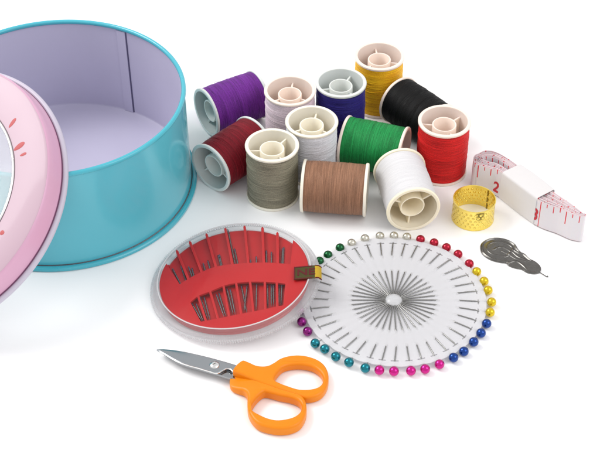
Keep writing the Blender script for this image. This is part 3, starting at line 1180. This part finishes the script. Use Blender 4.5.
V, F = lathe([(.01, 5.5), (20, 5.48), (33.25, 5.4), (33.25, 5.15), (20, 5.2), (.01, 5.22)], 120)
obj('case_cover', V, F, M['clear'], case)
V, F = lathe(ring_prof(33.7, 5.55, .28, .22, 8), 160, True)
obj('rim_edge', V, F, clear_plastic('bright_edge', (.95, .95, .95), .75, .1, 1.0), case)
HI = 4.75                                     # top of the red insert
C_ = lambda pts, h=HI: np.array([cl(*q, h) for q in pts])
IR = 32.9
tipL, tipR = cl(164.8, 263, HI), cl(293.3, 239.7, HI)
aL, aR = math.atan2(tipL[1], tipL[0]), math.atan2(tipR[1], tipR[0])
arc_ = np.linspace(aL, aR + (2 * math.pi if aR < aL else 0), 90)
outer = [(IR * math.cos(t), IR * math.sin(t)) for t in arc_]
band_up = smooth(C_([(290.3, 263.9), (277.7, 263), (263.7, 262.3), (248.3, 262.8), (232.3, 264), (215.7, 266.6), (201.7, 271.7), (188.3, 278.6), (179.7, 284)]), 5, False)
insert_out = outer + [tuple(p) for p in band_up]
low_top = smooth(C_([(190.3, 302), (198, 296), (209.3, 291.6), (224, 285.6), (236, 283), (252, 281.6), (264.7, 281.8), (276.7, 282.6), (285.3, 283.6)]), 4, False)
low_bot = smooth(C_([(283.2, 305.2), (276.7, 306.4), (258.7, 310.3), (241.3, 313.6), (218.7, 318.2), (200.9, 321.5)]), 4, False)
hole = [tuple(p) for p in low_top] + [tuple(p) for p in low_bot]
V, F = plate_mesh('insert_plate', [insert_out, hole], HI - 1.1, HI, .12, 2)
obj('insert_plate', V, F, M['red_plastic'], case)
HF = 2.3
FR = float(np.mean([np.linalg.norm(cl(*q, HF)) for q in ((168.3, 267), (206, 237.7), (225, 231.7), (244, 230.4))]))

V, F = lathe([(.01, HF), (FR - .2, HF), (FR, HF - .2), (FR - .2, HF - .45), (.01, HF - .45)], 120)
obj('insert_floor', V, F, M['red_plastic'], case)
# skirt that carries the plate
V, F = lathe([(32.6, .75), (32.6, HI - 1.15), (31.9, HI - 1.15), (31.9, .75)], 160, True)
keep = []
for f in F:
    c = V[list(f)].mean(0)
    t = (math.atan2(c[1], c[0]) - aL) % (2 * math.pi)
    if t < (aR - aL) % (2 * math.pi): keep.append(f)
obj('insert_skirt', V, keep, M['red_plastic'], case)
def rib(p, q, w, point=True):
    A, B = cl(*p, HI), cl(*q, HI)
    d = (B - A) / np.linalg.norm(B - A)
    nn = np.array([-d[1], d[0]]) * w
    out = [A + nn, B - d * 1.2 + nn, B, B - d * 1.2 - nn, A - nn] if point else [A + nn, B + nn, B - nn, A - nn]
    if np.cross(out[1] - out[0], out[2] - out[1]) < 0: out = out[::-1]
    return plate_mesh('divider', [np.array(out)], HF + .02, HI - .06, .08, 1)
up_b = [(188.6, 279), (202, 272.5), (216, 267), (232.4, 264.6), (248.3, 263.6), (263.8, 263.2), (277.7, 263.8)]
up_t = [(176.3, 249.4), (189.4, 240.5), (206, 232.8), (225, 227.2), (244.3, 225), (262.3, 226.2), (277.3, 231.4)]
for b, t in zip(up_b, up_t):
    V, F = rib(b, t, .58)
    obj('divider', V, F, M['red_plastic'], case)
lo_t = [(198, 295.6), (210, 291.2), (223.3, 285.6), (236, 282.8), (250, 281.6), (264.7, 281.6), (276.7, 282.4)]
lo_b = [(206, 321), (218, 318.6), (229.3, 316.4), (241.3, 313.9), (253.3, 311.7), (265.3, 309), (277.3, 306.6)]
for t, b in zip(lo_t, lo_b):
    V, F = rib(t, b, .52, False)
    obj('divider', V, F, M['red_plastic'], case)
# faint stepped ledges of clear plastic beyond the red floor
V, F = lathe([(31.2, 1.9), (32.1, 1.9), (32.2, 2.8), (33.0, 2.8), (33.0, 2.5), (32.4, 2.5), (32.4, 1.5), (31.2, 1.5)], 160, True)
keep = [f for f in F if ((math.atan2(V[list(f)].mean(0)[1], V[list(f)].mean(0)[0]) - aR) % (2 * math.pi)) < ((aL - aR) % (2 * math.pi))]
obj('clear_ledge', V, keep, M['frost'], case)
# woven tag folded over the rim
def tag_pt(px, py, h): return cl(px, py, h)
q = [tag_pt(294.2, 267, CH + .35), tag_pt(317.0, 265.0, CH + .35), tag_pt(317.0, 277.8, CH + .35), tag_pt(293.7, 279.7, CH + .35)]
ctr = (q[0] + q[1] + q[2] + q[3]) / 4
ux = ((q[1] + q[2]) - (q[0] + q[3])) / 2
wlen = np.linalg.norm(ux)
ux /= wlen
uy = np.array([-ux[1], ux[0]])
hlen = (np.linalg.norm(q[0] - q[3]) + np.linalg.norm(q[1] - q[2])) / 2
def strip(prof, hw, thick):
    """Ribbon: prof = (along ux, height) pairs, half width hw."""
    pr = np.array(prof, float)
    tn = np.gradient(pr, axis=0)
    tn /= np.linalg.norm(tn, axis=1)[:, None]
    nm = np.stack([-tn[:, 1], tn[:, 0]], 1)
    V, F = [], []
    for p, m in zip(pr, nm):
        for s in (-1, 1):
            for t in (0, thick):
                xy = ctr + ux * (p[0] + m[0] * t) + uy * hw * s
                V.append((xy[0], xy[1], p[1] + m[1] * t))
    for i in range(len(pr) - 1):
        a, b = 4 * i, 4 * i + 4
        F += [(a, b, b + 2, a + 2), (a + 1, a + 3, b + 3, b + 1), (a, a + 1, b + 1, b), (a + 2, b + 2, b + 3, a + 3)]
    F += [(0, 2, 3, 1), (4 * len(pr) - 4, 4 * len(pr) - 3, 4 * len(pr) - 1, 4 * len(pr) - 2)]
    return np.array(V), F
hx_ = wlen / 2
V, F = strip([(t, CH + .1) for t in np.linspace(-hx_, hx_ - .9, 6)], hlen / 2, .25)
tagp = obj('woven_tag', V, F, M['olive'], case)
for s in (-1, 1):
    V, F = box((ctr[0] + uy[0] * s * (hlen / 2 - .35) - ux[0] * 1.1, ctr[1] + uy[1] * s * (hlen / 2 - .35) - ux[1] * 1.1, CH + .38), (hx_ - 1.1, .32, .05), np.array([[ux[0], uy[0], 0], [ux[1], uy[1], 0], [0, 0, 1]]))
    obj('tag_border', V, F, M['tag_red'], tagp)
V, F = box((ctr[0] - ux[0] * (hx_ - .3), ctr[1] - ux[1] * (hx_ - .3), CH + .38), (.28, hlen / 2 - .7, .05), np.array([[ux[0], uy[0], 0], [ux[1], uy[1], 0], [0, 0, 1]]))
obj('tag_border', V, F, M['tag_red'], tagp)
V, F = text_vf('NE', 5.6, .06, .022)
W = np.stack([ctr[0] + ux[0] * (V[:, 0] * 1.15 + .2) + uy[0] * V[:, 1], ctr[1] + ux[1] * (V[:, 0] * 1.15 + .2) + uy[1] * V[:, 1], CH + .4 + V[:, 2]], 1)
obj('tag_letters', W, F, M['tag_red'], tagp, sharp=20)
bend = [(hx_ - .9, CH + .1), (hx_ - .2, CH + .12), (hx_ + .5, CH - .1), (hx_ + 1.1, CH - .6), (hx_ + 1.6, CH - 1.4)]
V, F = strip(bend, hlen / 2, .25)
obj('gold_end', V, F, M['tag_gold'], tagp)
for s in (-1, 1):
    pr = [(x, z) for x, z in bend]
    P = [(*(ctr + ux * (x + .12) + uy * s * (hlen / 2 - .2)), z + .22) for x, z in pr]
    V, F = tube(np.array(P), .3, 6)
    obj('tag_border', V, F, M['tag_red'], tagp)

# ------------------------------------------------------------------ needles in the case
UPP = [('first', 'left', [((172.3, 268.3), (180.3, 283.7)), ((181, 265.7), (185.7, 280.3))]), ('second', 'left', [((188.3, 266.3), (193, 279)), ((191.7, 267.7), (194.5, 278.3))]),
       ('third', 'left', [((203, 263), (205.4, 271.7)), ((207.7, 260.3), (210.3, 270.3))]), ('fourth', 'left', [((217.9, 254.8), (221.1, 267.6)), ((219.3, 254.3), (222.2, 267.4))]),
       ('fifth', 'left', [((227.7, 229), (235, 263.7)), ((234.3, 248.3), (237.7, 263.7))]), ('fourth', 'right', [((250.4, 259.5), (250.7, 263)), ((256.3, 256.3), (256.4, 263))]),
       ('third', 'right', [((266.3, 250.3), (266.7, 263)), ((271.4, 251.7), (271.4, 263))]), ('second', 'right', [((282.6, 248), (282, 263.7)), ((283.9, 246.8), (283, 263.7))])]
UPP[5] = ('sixth', 'left', UPP[5][2])
UPP[6] = ('seventh', 'left', UPP[6][2])
UPP[7] = ('eighth', 'left', UPP[7][2])
LOW = [('first', [((191.3, 302.7), (202, 321.3)), ((196, 303.3), (203.3, 321.3))]), ('second', [((200, 296.7), (208, 320)), ((204, 296.7), (210, 320))]), ('third', [((216, 294), (224, 316.7)), ((218.7, 292.7), (226, 316.7))]),
       ('fourth', [((226.7, 288), (233.3, 315.3)), ((230, 288.7), (235.3, 314.7))]), ('fifth', [((241.3, 285.3), (246.7, 312.7)), ((247.3, 285.3), (244, 312))]), ('sixth', [((256.7, 284), (256, 310.3))]),
       ('seventh', [((267.3, 284.7), (268, 308)), ((271.3, 284.7), (271.3, 306.7)), ((273.3, 284.7), (273.7, 306))]), ('eighth', [((279.3, 284.7), (278.7, 306)), ((282, 284), (280.9, 306))])]


def needle(p, q, label, grp, extend, idx):
    z = HF + .5 + .25 * (idx % 3)
    A, B = cl(*p, z), cl(*q, z)
    d = (B - A) / np.linalg.norm(B - A)
    if extend: B = B + d * extend            # runs on under the red band
    Lg = np.linalg.norm(B - A)
    wA = base_c + CM @ np.array([*B, z])
    e = empty('sewing_needle', wA, CM3.to_euler())
    tag(e, label, 'needle', grp)
    ts = [0, .04, .12, .2, .5, .8, 1]
    rs = [.12, .36, .40, .36, .36, .30, .06]
    P = np.array([[*(A + d * Lg * t - B), 0] for t in ts])
    V, F = tube(P, np.array(rs), 8)
    obj('needle_shaft', V, F, M['steel_dark'], e, sharp=60)
    eye = np.array([[*(A + d * t - B), .36] for t in (.9, 1.4, 2.0, 2.5)])
    V, F = tube(eye, .13, 6)
    obj('needle_eye', V, F, M['dark_seam'], e)


PAIR = {2: ['left one of two', 'right one of two'], 1: ['only one'], 3: ['leftmost of three', 'middle of three', 'rightmost of three']}
ix = 0
for o_, side, L_ in UPP:
    for j, (p, q) in enumerate(L_):
        needle(p, q, f'steel needle in the upper row, {o_} slot from {side}, {PAIR[len(L_)][j]}', 'needles in the upper row of the red needle case', 4.0, ix)
        ix += 1
for o_, L_ in LOW:
    for j, (p, q) in enumerate(L_):
        w_ = PAIR[len(L_)][j]
        if o_ == 'fifth': w_ = ['crossed pair, leaning right', 'crossed pair, leaning left'][j]
        needle(p, q, f'steel needle in the lower row, {o_} slot from left, {w_}', 'needles in the lower row of the red needle case', .0, ix)
        ix += 1

# ------------------------------------------------------------------ scissors
s_c = at(245, 375, 0)
sci = tag(empty('scissors', (s_c[0], s_c[1], 0)), 'closed small scissors with orange plastic handles and steel blades', 'scissors')
def s3(x, y, z=4.0):     # pixel of the 3x view of [140,330] -> local mm
    return at(140 + x / 3, 330 + y / 3, z)[:2] - s_c[:2]
def s6(x, y, z=4.0):
    return at(150 + x / 6, 340 + y / 6, z)[:2] - s_c[:2]
tip = s6(40, 62, 2.5)
endp = s3(567, 140, 4)
sx = (endp - tip) / np.linalg.norm(endp - tip)
along = lambda V: (V[:, :2] - tip) @ sx
LEN = np.linalg.norm(endp - tip)


def poly(pts, f, z, n=6, closed=True): return smooth(np.array([f(*p, z) for p in pts]), n, closed)


# upper blade (on top), lower blade (beneath)
bz = 3.4
ublade = np.concatenate([poly([(40, 62), (80, 60), (130, 63), (200, 73), (260, 86), (330, 103), (400, 122), (470, 143), (545, 168)], s6, bz, 4, False),
                         poly([(560, 205), (520, 215)], s6, bz, 2, False), poly([(494, 198), (480, 184), (460, 181), (440, 193), (405, 215)], s6, bz, 2, False),
                         poly([(400, 213), (350, 200), (290, 181), (230, 164), (180, 146), (130, 118), (90, 92), (60, 74)], s6, bz, 4, False)])
V, F = plate_mesh('blade', [ublade], 2.55, 3.75, .22, 2)
nrm_ = np.array([-sx[1], sx[0]])
lean = lambda V: V[:, 2] - ((V[:, :2] - tip) @ nrm_) * .13
V[:, 2] = lean(V) + .25
# hollow bevel along the cutting side
obj('blade', V, F, M['blade'], sci, sharp=35)
lblade = np.concatenate([poly([(60, 70), (130, 78), (260, 100), (400, 135), (560, 190)], s6, 2.0, 4, False),
                         poly([(560, 260), (470, 244), (405, 222), (350, 207), (290, 188), (230, 171), (180, 152), (130, 124), (95, 98)], s6, 2.0, 4, False)])
V, F = plate_mesh('blade', [lblade], 1.2, 2.45, .2, 2)
V[:, 2] = lean(V) + .25
obj('blade', V, F, M['steel'], sci, sharp=35)
P = poly([(60, 76), (95, 97), (130, 121), (180, 149), (230, 167), (290, 184), (350, 203), (402, 217), (440, 195), (462, 183), (480, 186), (492, 198)], s6, bz, 4, False)
P = np.concatenate([P, np.full((len(P), 1), 3.8)], 1)
P[:, 2] = lean(P)
V, F = tube(P, .24, 8)
obj('cutting_edge', V, F, plain('ground_edge', (.82, .82, .80), .18, metal=1.), sci)
pv = s6(387, 157, 4.2)
V, F = lathe([(.01, 1.05), (1.0, 1.05), (1.25, .95), (1.85, .7), (2.1, .35), (2.15, 0)], 40)
piv = obj('pivot_screw', V, F, plain('screw_steel', (.75, .75, .74), .2, metal=1.), sci, (pv[0], pv[1], 3.75 + .25 - float((pv - tip) @ nrm_) * .13))
V, F = box((0, 0, 1.06), (.9, .16, .05), np.array(Matrix.Rotation(.6, 3, 'Z')))
obj('screw_slot', V, F, M['gunmetal'], piv)

# handles
hzA = 5.4
HA = poly([(302, 101), (312, 97.5), (330, 102), (352, 108), (380, 105), (402, 93), (420, 80), (445, 71), (475, 68), (505, 72), (535, 83), (556, 101), (566, 128), (563, 158), (548, 182), (525, 194), (497, 197), (470, 191), (440, 181), (410, 172), (380, 163), (350, 154), (320, 144), (285, 133), (279, 128), (288, 114)], s3, hzA, 5)
HAh = poly([(404, 143), (412, 124), (430, 106), (455, 98), (485, 97), (515, 103), (538, 118), (549, 138), (545, 155), (530, 166), (505, 171), (475, 170), (445, 161), (420, 152)], s3, hzA, 5)
HB = poly([(283, 128), (274, 140), (269, 158), (275, 173), (295, 182), (312, 188), (322, 203), (322, 230), (325, 252), (336, 273), (355, 290), (385, 300), (420, 305), (455, 301), (482, 287), (497, 262), (500, 238), (494, 215), (478, 200), (455, 193), (430, 186), (400, 176), (370, 165), (340, 153), (310, 138)], s3, 3.2, 5)
HBh = poly([(334, 240), (340, 225), (355, 206), (372, 193), (390, 195), (420, 203), (450, 209), (474, 219), (485, 236), (481, 252), (465, 266), (440, 274), (410, 277), (382, 271), (357, 260), (340, 250)], s3, 3.2, 5)


def handle(outs, z0, z1, drop):
    V, F = plate_mesh('handle', outs, z0, z1, 1.35, 5)
    t = np.clip((along(V) / LEN - .42) / .35, 0, 1)
    V[:, 2] -= drop * t * t * (3 - 2 * t)
    return V, F


V, F = handle([HA, HAh], 3.5, 8.0, 3.4)
obj('handle', V, F, M['orange'], sci, sharp=60)
V, F = handle([HB, HBh], .05, 5.3, 0.0)
V[:, 2] = np.where(V[:, 2] > 3.3, 3.3 + (V[:, 2] - 3.3) * np.clip((along(V) / LEN - .45) / .15, .0, 1), V[:, 2])
obj('handle', V, F, M['orange'], sci, sharp=60)
